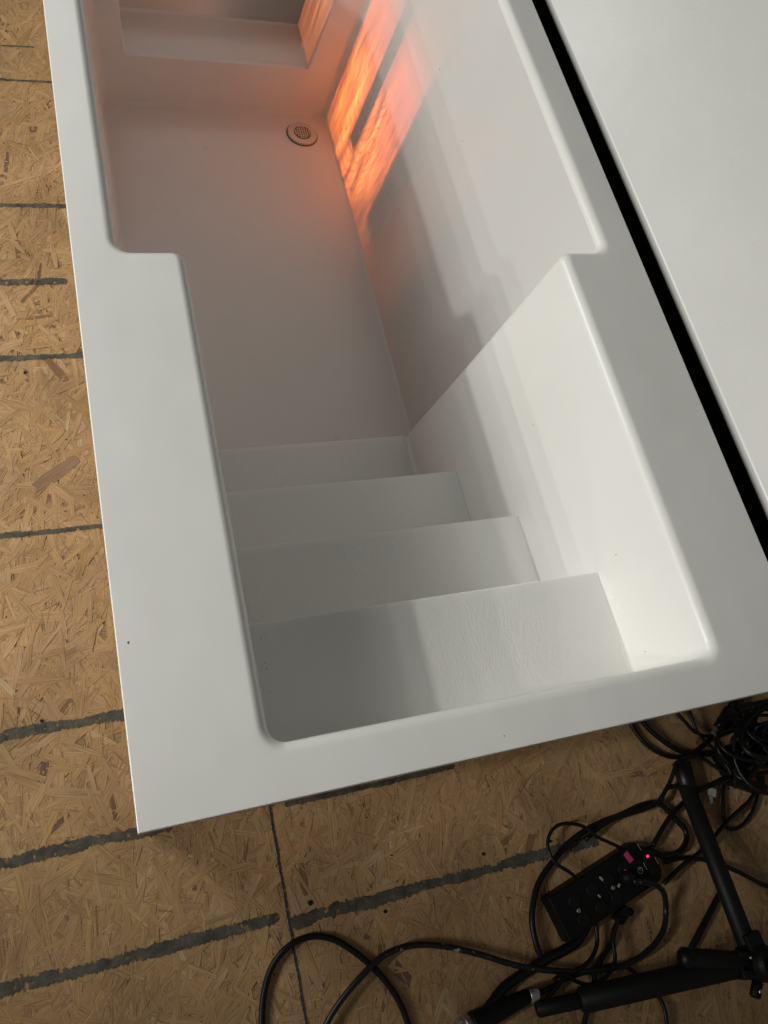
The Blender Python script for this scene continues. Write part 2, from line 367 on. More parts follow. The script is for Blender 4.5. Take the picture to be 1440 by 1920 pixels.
# ------------------------------------------------------------------ the tub
XL1, XLp, XR1, XRp, XR0 = 0.2081, 0.0823, 1.0581, 1.1756, 1.2682
Y1, YS, YB = 0.0871, 1.047, 2.661
YE = YB + (YS - Y1); YO = YE + Y1
D1, HS, RUN, SR, SP, ZF = 0.2273, 0.2089, 0.235, 0.1359, 0.1147, -1.0619
SL, SLP = 0.06, 0.085
def build_shell():
    bm = bmesh.new(); cache = {}
    def V(x, y, z):
        k = (round(x, 5), round(y, 5), round(z, 5))
        if k not in cache: cache[k] = bm.verts.new(k)
        return cache[k]
    def F(*ps):
        return bm.faces.new([V(*p) for p in ps])
    xs = [0, XLp, XL1, XR1, XRp, XR0]; ys = [0, Y1, YS, YB, YE, YO]
    opening = {(2, 1), (2, 2), (2, 3), (1, 2), (3, 2)}
    for i in range(5):
        for j in range(5):
            if (i, j) in opening: continue
            F((xs[i], ys[j], 0), (xs[i + 1], ys[j], 0), (xs[i + 1], ys[j + 1], 0), (xs[i], ys[j + 1], 0))
    # flange turned down all round
    for i in range(5):
        F((xs[i + 1], 0, 0), (xs[i], 0, 0), (xs[i], 0, -.03), (xs[i + 1], 0, -.03))
        F((xs[i], YO, 0), (xs[i + 1], YO, 0), (xs[i + 1], YO, -.03), (xs[i], YO, -.03))
        F((0, ys[i], 0), (0, ys[i + 1], 0), (0, ys[i + 1], -.03), (0, ys[i], -.03))
        F((XR0, ys[i + 1], 0), (XR0, ys[i], 0), (XR0, ys[i], -.03), (XR0, ys[i + 1], -.03))
    zt = [-D1 - k * HS for k in range(4)]
    xr = lambda z: XR1 + SR * z
    xl = lambda z: XL1 - SL * z
    for far in (0, 1):
        m = (lambda y: y) if not far else (lambda y: YS + YB - y)
        def G(*ps):
            ps = [(p[0], m(p[1]), p[2]) for p in ps]
            if far: ps.reverse()
            return F(*ps)
        ye = [YS - (3 - k) * RUN for k in range(4)]
        G((xl(0), Y1, 0), (xr(0), Y1, 0), (xr(zt[0]), Y1, zt[0]), (xl(zt[0]), Y1, zt[0]))   # end wall over the top step
        y0 = Y1
        R_ = []; L_ = []
        for k in range(4):
            z = zt[k]
            G((xl(z), y0, z), (xr(z), y0, z), (xr(z), ye[k], z), (xl(z), ye[k], z))
            R_ += [(xr(z), y0, z), (xr(z), ye[k], z)]; L_ += [(xl(z), y0, z), (xl(z), ye[k], z)]
            if k < 3:
                z2 = zt[k + 1]
                G((xl(z), ye[k], z), (xr(z), ye[k], z), (xr(z2), ye[k], z2), (xl(z2), ye[k], z2))
            y0 = ye[k]
        G(*([(xr(0), YS, 0), (xr(0), Y1, 0)] + R_))
        G(*reversed([(xl(0), YS, 0), (xl(0), Y1, 0)] + L_))
        z = zt[3]
        G((XLp, YS, 0), (xl(0), YS, 0), (xl(z), YS, z), (xr(z), YS, z), (xr(0), YS, 0), (XRp, YS, 0), (XRp + SP * ZF, YS, ZF), (XLp - SLP * ZF, YS, ZF))
    a, b_ = XLp - SLP * ZF, XRp + SP * ZF
    F((a, YS, ZF), (b_, YS, ZF), (b_, YB, ZF), (a, YB, ZF))
    F((b_, YS, ZF), (XRp, YS, 0), (XRp, YB, 0), (b_, YB, ZF))
    F((XLp, YS, 0), (a, YS, ZF), (a, YB, ZF), (XLp, YB, 0))
    bmesh.ops.recalc_face_normals(bm, faces=bm.faces)
    # make sure normals look up / into the basin
    up = sum(f.normal.z * f.calc_area() for f in bm.faces)
    if up < 0: bmesh.ops.reverse_faces(bm, faces=bm.faces)
    me = bpy.data.meshes.new('shell'); bm.to_mesh(me); bm.free()
    def bevel_pass(me, weight, width, seg):
        if 'bevel_weight_edge' not in me.attributes: me.attributes.new('bevel_weight_edge', 'FLOAT', 'EDGE')
        bm = bmesh.new(); bm.from_mesh(me); bl = bm.edges.layers.float['bevel_weight_edge']
        for e in bm.edges:
            e[bl] = 0.0 if len(e.link_faces) < 2 or e.calc_face_angle(0) < 0.33 else weight(e)
        bm.to_mesh(me); bm.free()
        o = bpy.data.objects.new('shell', me); C.objects.link(o)
        bv = o.modifiers.new('b', 'BEVEL'); bv.limit_method = 'WEIGHT'; bv.width = width; bv.segments = seg
        bv.use_clamp_overlap = False; bv.loop_slide = False; bv.miter_outer = 'MITER_SHARP'
        ev = bpy.data.meshes.new_from_object(o.evaluated_get(bpy.context.evaluated_depsgraph_get()))
        bpy.data.objects.remove(o); return ev
    # first the upright corners of the opening, then the rim roll, nosings and bottom fillets
    def upright(e):
        z0, z1 = (v.co.z for v in e.verts)
        if max(z0, z1) > -1e-4 and min(z0, z1) < -0.1:
            y = e.verts[0].co.y
            inner = min(abs(v.co.x - XL1) for v in e.verts) < 0.002 or min(abs(v.co.x - XR1) for v in e.verts) < 0.002
            return 0.88 if inner and (abs(y - YS) < .01 or abs(y - YB) < .01) else 1.0
        return 0.0
    me = bevel_pass(me, upright, 0.027, 5)
    def second(e):
        z0, z1 = (v.co.z for v in e.verts)
        if all(v.co.x < 1e-4 or v.co.x > XR0 - 1e-4 or v.co.y < 1e-4 or v.co.y > YO - 1e-4 for v in e.verts): return 0.10
        if abs(z0) < 1e-4 and abs(z1) < 1e-4: return 1.0
        if abs(z0 - z1) < 1e-4: return (1.0 if e.is_convex else 0.6) if min(z0, z1) > ZF + .05 else 0.5
        return 0.0
    return bevel_pass(me, second, 0.020, 4)
shell = build_shell()
tub = thing('baptismal_tub', 'long white fibreglass baptism tub with moulded steps, standing on the strand board floor', 'tub', (0, 0, H))
def split(shell):
    # weighted corner normals of the whole moulding, kept when it is divided into parts
    import collections
    vn = [Vector((0, 0, 0)) for _ in shell.vertices]
    for p in shell.polygons:
        w = p.area ** 1.0
        for v in p.vertices: vn[v] += p.normal * w
    for v in vn: v.normalize()
    groups = collections.OrderedDict(); key = {}
    zt = [-D1 - k * HS for k in range(4)]
    for p in shell.polygons:
        c = p.center; n = p.normal
        if c.z > -0.031 and (n.z > 0.25 or c.x < 0.02 or c.x > XR0 - 0.02 or c.y < 0.02 or c.y > YO - 0.02): k = ('rim', 0, 'gel')
        elif n.z > 0.72 and c.z < ZF + 0.03: k = ('pool_floor', 0, 'gel')
        elif YS + .02 < c.y < YB - .02: k = ('side_wall', 'R' if c.x > .6 else 'L', 'thin' if c.x > .6 else 'gel')
        else:
            far = c.y > 2; y = c.y if not far else YS + YB - c.y; ny = n.y if not far else -n.y
            xin = XL1 + 0.06 < c.x + 0 and (XL1 - SL * c.z + .008 < c.x < XR1 + SR * c.z - .008)
            if xin and c.z < -0.15 and c.z > zt[3] - 0.02 and (n.z > 0.3 or ny > 0.3) and (n.z > 0.3 or y < YS - .03):
                i = min(range(4), key=lambda q: abs(zt[q] - c.z) if n.z > 0.3 else (abs(YS - (3 - q) * RUN - y)))
                k = ('step', (far, i), 'tread')
            elif ny < -0.0 and False: k = None
            elif abs(ny) > 0.7 and y > YS - 0.05: k = ('end_wall', ('s', far), 'gel')
            elif abs(ny) > 0.7: k = ('end_wall', ('e', far), 'gel')
            else: k = ('stair_wall', (far, c.x > .6), 'thin' if far and c.x > .6 else 'gel')
        key[p.index] = k
    # stray bevel strips join the part they touch most
    e2f = collections.defaultdict(list)
    for p in shell.polygons:
        for ek in p.edge_keys: e2f[ek].append(p.index)
    for _ in range(4):
        seen = {}; comps = []
        for p in shell.polygons:
            if p.index in seen: continue
            st = [p.index]; seen[p.index] = len(comps); comp = []
            while st:
                i = st.pop(); comp.append(i)
                for ek in shell.polygons[i].edge_keys:
                    for j in e2f[ek]:
                        if j not in seen and key[j] == key[i]: seen[j] = len(comps); st.append(j)
            comps.append(comp)
        big = {}
        for ci, comp in enumerate(comps):
            k = key[comp[0]]; a = sum(shell.polygons[i].area for i in comp)
            if a > big.get(k, (0, 0))[0]: big[k] = (a, ci)
        moved = 0
        for ci, comp in enumerate(comps):
            k = key[comp[0]]
            if big[k][1] == ci: continue
            sc = collections.Counter()
            for i in comp:
                for ek in shell.polygons[i].edge_keys:
                    for j in e2f[ek]:
                        if key[j] != k and big[key[j]][1] == seen[j]:
                            sc[key[j]] += (shell.vertices[ek[0]].co - shell.vertices[ek[1]].co).length
            if sc:
                nk = sc.most_common(1)[0][0]; moved += 1
                for i in comp: key[i] = nk
        if not moved: break
    for i, k in key.items(): groups.setdefault(k, []).append(i)
    for (name, _, mk), idx in groups.items():
        vm = {}; vs = []; fs = []; nr = []
        for i in idx:
            f = []
            for v in shell.polygons[i].vertices:
                if v not in vm: vm[v] = len(vs); vs.append(tuple(shell.vertices[v].co)); nr.append(tuple(vn[v]))
                f.append(vm[v])
            fs.append(f)
        me = bpy.data.meshes.new(name); me.from_pydata(vs, [], fs)
        o = obj(name, me, M[mk], tub, smooth=True)
        me.normals_split_custom_set_from_vertices(nr)
split(shell)

# drain cover in the far right corner of the pool floor
bm = bmesh.new(); lathe(bm, [(0.058, 0.0), (0.060, 0.007), (0.057, 0.0095), (0.036, 0.0100), (0.035, 0.0085), (0.033, 0.0085), (0.032, 0.0100)], 40)
dr = obj('drain', bm, M['drain'], tub, smooth=False); dr.location = (0.932, 2.545, ZF + 0.0005)
bm = bmesh.new()
for ix in range(-3, 4):
    for iy in range(-3, 4):
        if ix * ix + iy * iy < 11: box(bm, (ix * 0.0092, iy * 0.0092, 0.0108), (0.0062, 0.0062, 0.006), 0, 0.001, 1)
obj('drain_grate', bm, M['drain'], dr)
bm = bmesh.new(); lathe(bm, [(0.0345, 0.0), (0.0345, 0.0102), (0.0335, 0.0106)], 32); obj('drain_groove', bm, M['drain_dark'], dr)
bm = bmesh.new(); lathe(bm, [(0.064, 0.0), (0.064, 0.0016), (0.061, 0.0020)], 40); obj('drain_shadow_ring', bm, M['drain_dark'], dr)  # dark disc drawn as the shadow outline around the drain cover

# dirt specks on the moulding, as in the photograph
for x, y, z, r, n in ((0.0173, 0.2788, 0.0, 0.0022, (0, 0, 1)), (1.0205, 0.7458, -0.2773, 0.0016, (-1, 0, .136)), (1.0368, 0.3542, -0.1572, 0.0016, (-1, 0, .136)), (1.035, 0.1414, -0.1702, 0.0015, (-1, 0, .136)),
                      (1.1383, 2.0326, -0.3257, 0.0022, (-1, 0, .115)), (1.1373, 1.7431, -0.3342, 0.0020, (-1, 0, .115)), (0.262, 0.3099, -0.2273, 0.0012, (0, 0, 1)), (0.2608, 0.262, -0.2273, 0.0010, (0, 0, 1)), (0.2625, 0.251, -0.2273, 0.0014, (0, 0, 1)), (0.261, 0.207, -0.2273, 0.0010, (0, 0, 1)),
                      (0.5924, 0.0239, 0, 0.0012, (0, 0, 1))):
    bm = bmesh.new(); r *= 0.72; lathe(bm, [(r, -0.0004), (r * 0.9, 0.0006), (r * 0.4, 0.0010)], 9)
    o = obj('dirt_speck', bm, M['speck'], tub); o.location = (x, y, z); o.rotation_euler = Vector(n).to_track_quat('Z', 'Y').to_euler(); o.scale = (1, 1.5, 1)

# support framing under the flange (studs behind the glowing wall; closed skirt added to hold the backlight in)
def slab(name, x0, x1, y0, y1, z0, z1, mk):
    bm = bmesh.new(); box(bm, ((x0 + x1) / 2, (y0 + y1) / 2, (z0 + z1) / 2), (x1 - x0, y1 - y0, z1 - z0), 0, 0.002, 1)
    return obj(name, bm, M[mk], tub)
slab('light_shield_skirt', 0.030, 0.042, 0.07, YO - .03, -H + .001, -0.026, 'ply')
slab('light_shield_skirt', XR0 - .022, XR0 - .010, 0.07, YO - .03, -H + .001, -0.0012, 'black')  # black puts the shade of the side gap into the colour
slab('light_shield_skirt', 0.043, XR0 - .023, 0.070, 0.080, -H + .001, -0.026, 'ply')
slab('light_shield_skirt', 0.043, XR0 - .023, YO - .042, YO - .03, -H + .001, -0.026, 'ply')
for yc, w, zb in ((2.36, 0.080, -0.93), (2.00, 0.092, -0.96), (1.60, 0.05, -0.99)):
    bm = bmesh.new()
    pts = []
    for y in (yc - w / 2, yc + w / 2):
        for z in (zb, -0.03):
            for dx in (0.006, 0.060): pts.append(bm.verts.new((XRp + SP * z + dx, y, z)))
    for q in ((0, 1, 3, 2), (4, 6, 7, 5), (0, 4, 5, 1), (2, 3, 7, 6), (0, 2, 6, 4), (1, 5, 7, 3)): bm.faces.new([pts[k] for k in q])
    bmesh.ops.recalc_face_normals(bm, faces=bm.faces)
    obj('stud', bm, M['stud'], tub)

# ------------------------------------------------------------------ second white panel beside it
pan = thing('white_panel', 'glossy white fibreglass panel sloping up beyond the narrow black gap beside the tub', 'panel', (1.335, 1.95, H - 0.004))
pan.rotation_euler = (0, -R(28), 0)
bm = bmesh.new(); box(bm, (0.80, 0, -0.025), (1.60, 3.75, 0.05), 0, 0.005, 3); obj('panel_top', bm, M['gloss'], pan, smooth=True)
bm = bmesh.new(); box(bm, (0.86, 0, -0.10), (1.5, 3.6, 0.09), 0, 0.01, 2); obj('panel_frame', bm, M['black'], pan)  # coloured black to stand for the shade in the gap
bm = bmesh.new(); box(bm, (0.030, 0, -0.565), (0.012, 3.55, 1.05), 0, 0.002, 1); sb = obj('gap_blackout_board', bm, M['black'], pan); sb.rotation_euler = (0, R(28), 0)  # unseen board added to block light and keep the gap dark
for y in (-1.6, 1.6):
    bm = bmesh.new(); box(bm, (0.42, y, -0.72), (0.09, 0.09, 1.18), 0, 0.004, 1)
    lg = obj('support_post', bm, M['stud'], pan); lg.rotation_euler = (0, R(28), 0)

# ------------------------------------------------------------------ cables
PATHS = {
'loop_left': [(0.243, -0.488), (0.249, -0.443), (0.265, -0.382), (0.294, -0.328), (0.338, -0.294), (0.393, -0.282), (0.448, -0.295), (0.497, -0.33), (0.556, -0.397), (0.596, -0.467), (0.615, -0.534), (0.615, -0.593)],
'spiral': [(0.371, -0.53), (0.409, -0.481), (0.458, -0.44), (0.526, -0.398), (0.592, -0.371), (0.669, -0.37), (0.757, -0.395), (0.856, -0.442), (0.94, -0.488), (1.044, -0.529), (1.171, -0.564), (1.275, -0.572), (1.359, -0.554), (1.417, -0.518), (1.447, -0.472), (1.438, -0.422), (1.395, -0.388), (1.338, -0.368)],
'arch': [(1.028, -0.501), (1.02, -0.461), (1.024, -0.4), (1.049, -0.348), (1.084, -0.306), (1.144, -0.264), (1.203, -0.231), (1.269, -0.209), (1.339, -0.198), (1.407, -0.193), (1.48, -0.182), (1.534, -0.186), (1.56, -0.207), (1.586, -0.246), (1.608, -0.284), (1.595, -0.314), (1.555, -0.335), (1.507, -0.335), (1.476, -0.317), (1.467, -0.299)],
'arch2': [(1.254, -0.232), (1.337, -0.203), (1.406, -0.196), (1.475, -0.194), (1.527, -0.186), (1.559, -0.168), (1.59, -0.152), (1.645, -0.157), (1.694, -0.179), (1.769, -0.174), (1.823, -0.171)],
'hook': [(1.543, -0.181), (1.564, -0.163), (1.597, -0.136), (1.618, -0.111), (1.643, -0.087), (1.679, -0.08), (1.734, -0.088), (1.776, -0.126), (1.808, -0.156)],
'small_loop': [(1.382, -0.293), (1.329, -0.26), (1.287, -0.232), (1.249, -0.194), (1.197, -0.175), (1.157, -0.181), (1.13, -0.209), (1.123, -0.244), (1.137, -0.276), (1.17, -0.306), (1.208, -0.343)],
'drop1': [(1.303, -0.455), (1.27, -0.481), (1.253, -0.511), (1.218, -0.536), (1.184, -0.56), (1.162, -0.587), (1.14, -0.623), (1.117, -0.654), (1.097, -0.684), (1.083, -0.707)],
'drop2': [(1.215, -0.44), (1.206, -0.484), (1.195, -0.506), (1.164, -0.531), (1.123, -0.544), (1.079, -0.551), (1.043, -0.57), (1.007, -0.588), (0.983, -0.608)],
'drop3': [(1.285, -0.452), (1.247, -0.5), (1.234, -0.544), (1.212, -0.568), (1.182, -0.583), (1.138, -0.588), (1.102, -0.571), (1.064, -0.543), (1.032, -0.548)],
'strap': [(1.19, -0.45), (1.146, -0.481), (1.1, -0.491), (1.05, -0.497), (0.992, -0.51), (0.943, -0.52), (0.893, -0.534), (0.85, -0.558), (0.80, -0.585), (0.775, -0.60)],
'mic_tail': [(0.985, -0.573), (1.032, -0.567), (1.081, -0.561), (1.135, -0.562), (1.19, -0.562), (1.237, -0.567), (1.276, -0.582), (1.306, -0.616), (1.329, -0.638), (1.346, -0.674), (1.351, -0.708), (1.343, -0.748), (1.334, -0.777)],
'right_run': [(1.5, -0.352), (1.554, -0.354), (1.611, -0.367), (1.67, -0.391), (1.726, -0.426), (1.769, -0.458), (1.812, -0.489), (1.86, -0.511)],
'diag': [(1.474, -0.298), (1.524, -0.26), (1.571, -0.232), (1.623, -0.209), (1.682, -0.188), (1.739, -0.177), (1.803, -0.167)],
'diag2': [(1.47, -0.405), (1.537, -0.376), (1.585, -0.361), (1.635, -0.345), (1.696, -0.32), (1.76, -0.29), (1.815, -0.268), (1.862, -0.249), (1.905, -0.223)],
'top1': [(1.547, 0.074), (1.553, 0.037), (1.571, -0.008), (1.606, -0.045), (1.661, -0.07), (1.726, -0.072), (1.787, -0.053), (1.845, -0.025), (1.893, -0.004)],
'top2': [(1.58, 0.068), (1.605, 0.021), (1.645, -0.023), (1.695, -0.059), (1.754, -0.077), (1.807, -0.091), (1.854, -0.106)],
'top3': [(1.717, 0.06), (1.732, 0.027), (1.754, -0.008), (1.797, -0.03), (1.851, -0.029), (1.895, -0.016)],
'top4': [(1.762, 0.071), (1.757, 0.041), (1.757, -0.002), (1.777, -0.042), (1.806, -0.078), (1.828, -0.113)],
'top5': [(1.971, 0.045), (1.966, 0.001), (1.979, -0.038), (2.015, -0.077), (2.068, -0.099)],
'top6': [(1.941, 0.031), (1.99, 0.035), (2.053, 0.033), (2.132, 0.028)],
'top7': [(1.886, -0.002), (1.918, -0.033), (1.953, -0.058), (2.008, -0.075), (2.082, -0.071)],
'right_loop': [(1.929, -0.205), (1.915, -0.237), (1.876, -0.281), (1.824, -0.313), (1.777, -0.318), (1.758, -0.295), (1.767, -0.257), (1.787, -0.216), (1.809, -0.186)],
}
LAB = {
'loop_left': (0.0095, 0.0095, 'black cable arching in the widest loop on the bare boards, leftmost of the cables', 'rubber'),
'spiral': (0.0095, 0.026, 'scuffed black cable with pale worn flecks, plugged into the power strip and curling left', 'scuffed'),
'arch': (0.010, 0.018, 'thick black cable arching round the left side of the power strip', 'rubber'),
'arch2': (0.008, 0.034, 'black cable lying along the top of the thick arch behind the power strip', 'rubber'),
'hook': (0.0075, 0.040, 'thin black cable hooked round the upper foot of the stand', 'rubber'),
'small_loop': (0.006, 0.045, 'thin black cord making a small round loop over the brush mark beside the power strip', 'rubber'),
'drop1': (0.008, 0.013, 'black cord running down from the plug under the strip, passing under the stand leg', 'rubber'),
'drop2': (0.007, 0.028, 'black cord curving left from the lower edge of the power strip', 'rubber'),
'drop3': (0.0065, 0.040, 'thin black cord making a shallow bend below the power strip', 'rubber'),
'strap': (0.016, 0.016, 'thick black lead in a dark band above the microphone', 'rubber'),
'mic_tail': (0.007, 0.012, 'black lead leaving the silver end of the microphone and passing under the stand leg', 'rubber'),
'right_run': (0.008, 0.014, 'black cable running right from the power strip under the upright stand leg', 'rubber'),
'diag': (0.0085, 0.022, 'black cord rising diagonally from the switch end of the power strip', 'rubber'),
'diag2': (0.0075, 0.030, 'black cord crossing behind the stand leg towards the adapter pile', 'rubber'),
'top1': (0.008, 0.010, 'outermost black cable curving out from under the tub rim by the adapter pile', 'rubber'),
'top2': (0.010, 0.016, 'thick black cable curving just inside the outermost one under the tub rim', 'rubber'),
'top3': (0.007, 0.026, 'thin black cable bending towards the steel ended plug under the tub rim', 'rubber'),
'top4': (0.006, 0.034, 'thin black cable dropping straight from the tub rim and crossing two others', 'rubber'),
'top5': (0.007, 0.014, 'black cable curving down at the right edge under the tub corner', 'rubber'),
'top6': (0.009, 0.024, 'nearly straight black cable close under the tub rim at the right edge', 'rubber'),
'top7': (0.0065, 0.034, 'thin black cable sagging right of the steel ended plug', 'rubber'),
'right_loop': (0.0065, 0.012, 'thin black cord hanging in a narrow loop below the adapter pile', 'rubber'),
}
rc = random.Random(11)
for k, P in PATHS.items():
    r, z, lab, mk = LAB[k]; r *= 0.88
    ph = rc.uniform(0, 6)
    pts = [(x, y, max(r + 0.003, z + 0.003 + 0.004 * math.sin(ph + 1.3 * i))) for i, (x, y) in enumerate(P)]
    if k == 'spiral': pts[-1] = (P[-1][0], P[-1][1], 0.085); pts[-2] = (P[-2][0], P[-2][1], 0.085); pts[-3] = (*P[-3], 0.06); pts[-4] = (*P[-4], 0.03)
    if k == 'small_loop': pts[-1] = (*P[-1], 0.02); pts[0] = (*P[0], 0.03)
    bm = bmesh.new(); tube(bm, catmull(pts, 8), r, 10)
    tag(obj('cable', bm, M[mk], smooth=True), lab, 'cable', 'black cables tangled on the board floor')

# ------------------------------------------------------------------ power strip
ps = thing('power_strip', 'black multi outlet power strip with a pink tape tab and a red light', 'power strip', (1.275, -0.368, 0), R(13.5))
bm = bmesh.new()
hl, hw = 0.190, 0.066
ring = [(-hl, -hw), (hl - .02, -hw), (hl, -hw + .03), (hl, hw - .05), (hl - .045, hw), (-hl, hw)]
lo = [bm.verts.new((x, y, 0.003)) for x, y in ring]; hi = [bm.verts.new((x * 0.985, y * 0.96, 0.052)) for x, y in ring]
bm.faces.new(list(reversed(lo))); bm.faces.new(hi)
for k in range(6): bm.faces.new((lo[k], lo[(k + 1) % 6], hi[(k + 1) % 6], hi[k]))
bmesh.ops.bevel(bm, geom=[e for e in bm.edges], offset=0.005, segments=3, affect='EDGES')
obj('body', bm, M['black'], ps)
def outlet(x, y, rz=0.0):
    bm = bmesh.new(); lathe(bm, [(0.0195, 0.050), (0.0195, 0.0545), (0.018, 0.0555)], 24)
    o = obj('outlet', bm, M['paint'], ps); o.location = (x, y, 0); o.rotation_euler[2] = rz
    bm = bmesh.new()
    box(bm, (-0.0065, 0.004, 0.0555), (0.0028, 0.010, 0.0012)); box(bm, (0.0065, 0.004, 0.0555), (0.0028, 0.008, 0.0012))
    lathe(bm, [(0.003, 0.0549), (0.003, 0.0561)], 10, Matrix.Translation((0, -0.009, 0)))
    obj('slot', bm, M['dark'], o)
    return o
for x in (-0.118, -0.052, 0.008): outlet(x, 0.018, R(90))
for x in (-0.118, -0.052, 0.008): outlet(x, -0.034, R(90))
outlet(0.070, 0.018, R(90))
for x, y in ((-0.120, -0.008), (0.010, -0.008)):
    bm = bmesh.new(); lathe(bm, [(0.0062, 0.051), (0.0062, 0.0545), (0.0052, 0.0552)], 16, cap=True)
    o = obj('screw', bm, M['silver'], ps); o.location = (x, y, 0)
    bm = bmesh.new(); box(bm, (0, 0, 0.0553), (0.007, 0.0014, 0.0008), 0.6); obj('screw_slot', bm, M['dark'], o)
bm = bmesh.new(); box(bm, (0.085, 0.043, 0.066), (0.020, 0.026, 0.028), R(8), 0.003, 2); obj('plug', bm, M['black'], ps)
bm = bmesh.new(); box(bm, (0.087, 0.044, 0.0815), (0.017, 0.030, 0.0012), R(10), 0.0004, 1); obj('tape_tab', bm, M['pink'], ps)
bm = bmesh.new(); box(bm, (0.068, 0.012, 0.0575), (0.010, 0.008, 0.001), R(10)); obj('tape_tab', bm, M['pink'], ps)
bm = bmesh.new(); lathe(bm, [(0.018, 0.055), (0.018, 0.080), (0.012, 0.090), (0.010, 0.094)], 20, Matrix.Translation((0.058, -0.002, 0))); obj('plug', bm, M['black'], ps)
bm = bmesh.new(); box(bm, (0.158, -0.006, 0.0535), (0.030, 0.062, 0.008), 0, 0.002, 2); sw = obj('switch_bezel', bm, M['paint'], ps)
bm = bmesh.new(); box(bm, (0.158, 0.012, 0.0585), (0.008, 0.007, 0.005), 0, 0.002, 2); obj('indicator_light', bm, M['led'], sw)
bm = bmesh.new(); box(bm, (0.158, -0.014, 0.0585), (0.020, 0.026, 0.006), R(3), 0.002, 2); obj('rocker_switch', bm, M['black'], sw)
# round reset mark printed beside the switch
bm = bmesh.new()
for a in range(24):
    a0, a1 = 2 * math.pi * a / 24, 2 * math.pi * (a + 1) / 24
    q = [bm.verts.new((r_ * math.cos(t), r_ * math.sin(t), 0.0536)) for r_, t in ((0.0075, a0), (0.009, a0), (0.009, a1), (0.0075, a1))]; bm.faces.new(q)
for (cx, cy, sx, sy, rz) in ((0, 0.001, 0.0014, 0.007, 0.5), (0.001, 0.004, 0.004, 0.0014, 0.5)): 
    box(bm, (cx, cy, 0.0536), (sx, sy, 0.0004), rz)
o = obj('reset_mark', bm, M['white'], ps); o.location = (0.116, -0.010, 0)
for c_, s_, a_ in (((0.030, -0.012, 0.053), (0.010, 0.007, 0.0014), 30), ((-0.012, 0.030, 0.0565), (0.006, 0.014, 0.001), 20), ((-0.042, -0.006, 0.053), (0.005, 0.010, 0.0012), 25),
                   ((0.137, -0.008, 0.054), (0.0012, 0.022, 0.0012), 0), ((0.180, -0.012, 0.054), (0.0012, 0.022, 0.0012), 0), ((0.150, 0.044, 0.054), (0.0012, 0.022, 0.0012), 0)):
    bm = bmesh.new(); box(bm, c_, s_, R(a_)); obj('printed_mark', bm, M['clear'], ps)
bm = bmesh.new(); box(bm, (0.012, -0.088, 0.020), (0.050, 0.030, 0.032), R(20), 0.005, 2); box(bm, (0.040, -0.094, 0.018), (0.018, 0.018, 0.022), R(20), 0.003, 2); obj('plug', bm, M['black'], ps)

# ------------------------------------------------------------------ stand
hub = Vector((1.574, -0.637, 0.17))
st = thing('tripod_stand', 'black tubular tripod stand with fat legs and a clamp hub, beside the power strip', 'stand', (hub.x, hub.y, 0))
def stl(p): return Vector(p) - Vector((hub.x, hub.y, 0))
bm = bmesh.new(); rodm(bm, stl((1.652, -0.155, 0.035)), stl((1.580, -0.600, 0.165)), 0.0265); lg = obj('leg', bm, M['paint'], st, smooth=True)
bm = bmesh.new(); rodm(bm, stl((1.666, -0.095, 0.031)), stl((1.650, -0.175, 0.0405)), 0.029, dome=0.012, r2=0.026); obj('rubber_foot', bm, M['rubber'], lg, smooth=True)
bm = bmesh.new(); rodm(bm, stl((1.085, -0.612, 0.055)), stl((1.540, -0.632, 0.165)), 0.033); lg = obj('leg', bm, M['paint'], st, smooth=True)
bm = bmesh.new(); rodm(bm, stl((0.975, -0.605, 0.030)), stl((1.12, -0.613, 0.0635)), 0.0205, dome=0.010); obj('leg_tube', bm, M['paint'], lg, smooth=True)
bm = bmesh.new(); rodm(bm, stl((1.384, -0.578, 0.15)), stl((1.560, -0.632, 0.175)), 0.0265, dome=0.014); lg = obj('leg', bm, M['paint'], st, smooth=True)
bm = bmesh.new(); rodm(bm, stl((1.382, -0.5775, 0.150)), stl((1.408, -0.585, 0.1535)), 0.0280, dome=0.018, r2=0.0272); obj('rubber_foot', bm, M['rubber'], lg, smooth=True)
bm = bmesh.new(); lathe(bm, [(0.030, 0.10), (0.046, 0.115), (0.048, 0.19), (0.040, 0.215), (0.030, 0.225)], 28, Matrix.Translation((0.022, -0.006, 0))); hb = obj('hub', bm, M['paint'], st, smooth=False)
for a in (95, 178, 163):
    bm = bmesh.new(); box(bm, (0.022 + 0.055 * math.cos(R(a)), -0.006 + 0.055 * math.sin(R(a)), 0.17), (0.05, 0.052, 0.05), R(a), 0.006, 2); obj('hub_lug', bm, M['paint'], hb)
bm = bmesh.new(); rodm(bm, (-0.026, 0.022, 0.198), (-0.022, 0.020, 0.206), 0.0045, 12); obj('rivet', bm, M['silver'], hb, smooth=True)
bm = bmesh.new(); rodm(bm, (0.0, -0.045, 0.165), (-0.028, -0.080, 0.165), 0.015, 14); kb = obj('clamp_knob', bm, M['black'], st, smooth=True)
bm = bmesh.new(); rodm(bm, (-0.018, -0.070, 0.179), (-0.012, -0.062, 0.181), 0.004, 10); obj('knob_cap', bm, M['silver'], kb, smooth=True)
bm = bmesh.new(); rodm(bm, (0.022, -0.006, 0.03), (0.022, -0.006, 0.95), 0.0175); obj('pole', bm, M['paint'], st, smooth=True)
bm = bmesh.new(); rodm(bm, (1.690, -0.454, 0.012), (1.405, -0.658, 0.012), 0.0095, 14)
tag(obj('rod', bm, M['paint'], smooth=True), 'straight thin black rod lying on the boards under the stand legs', 'rod')

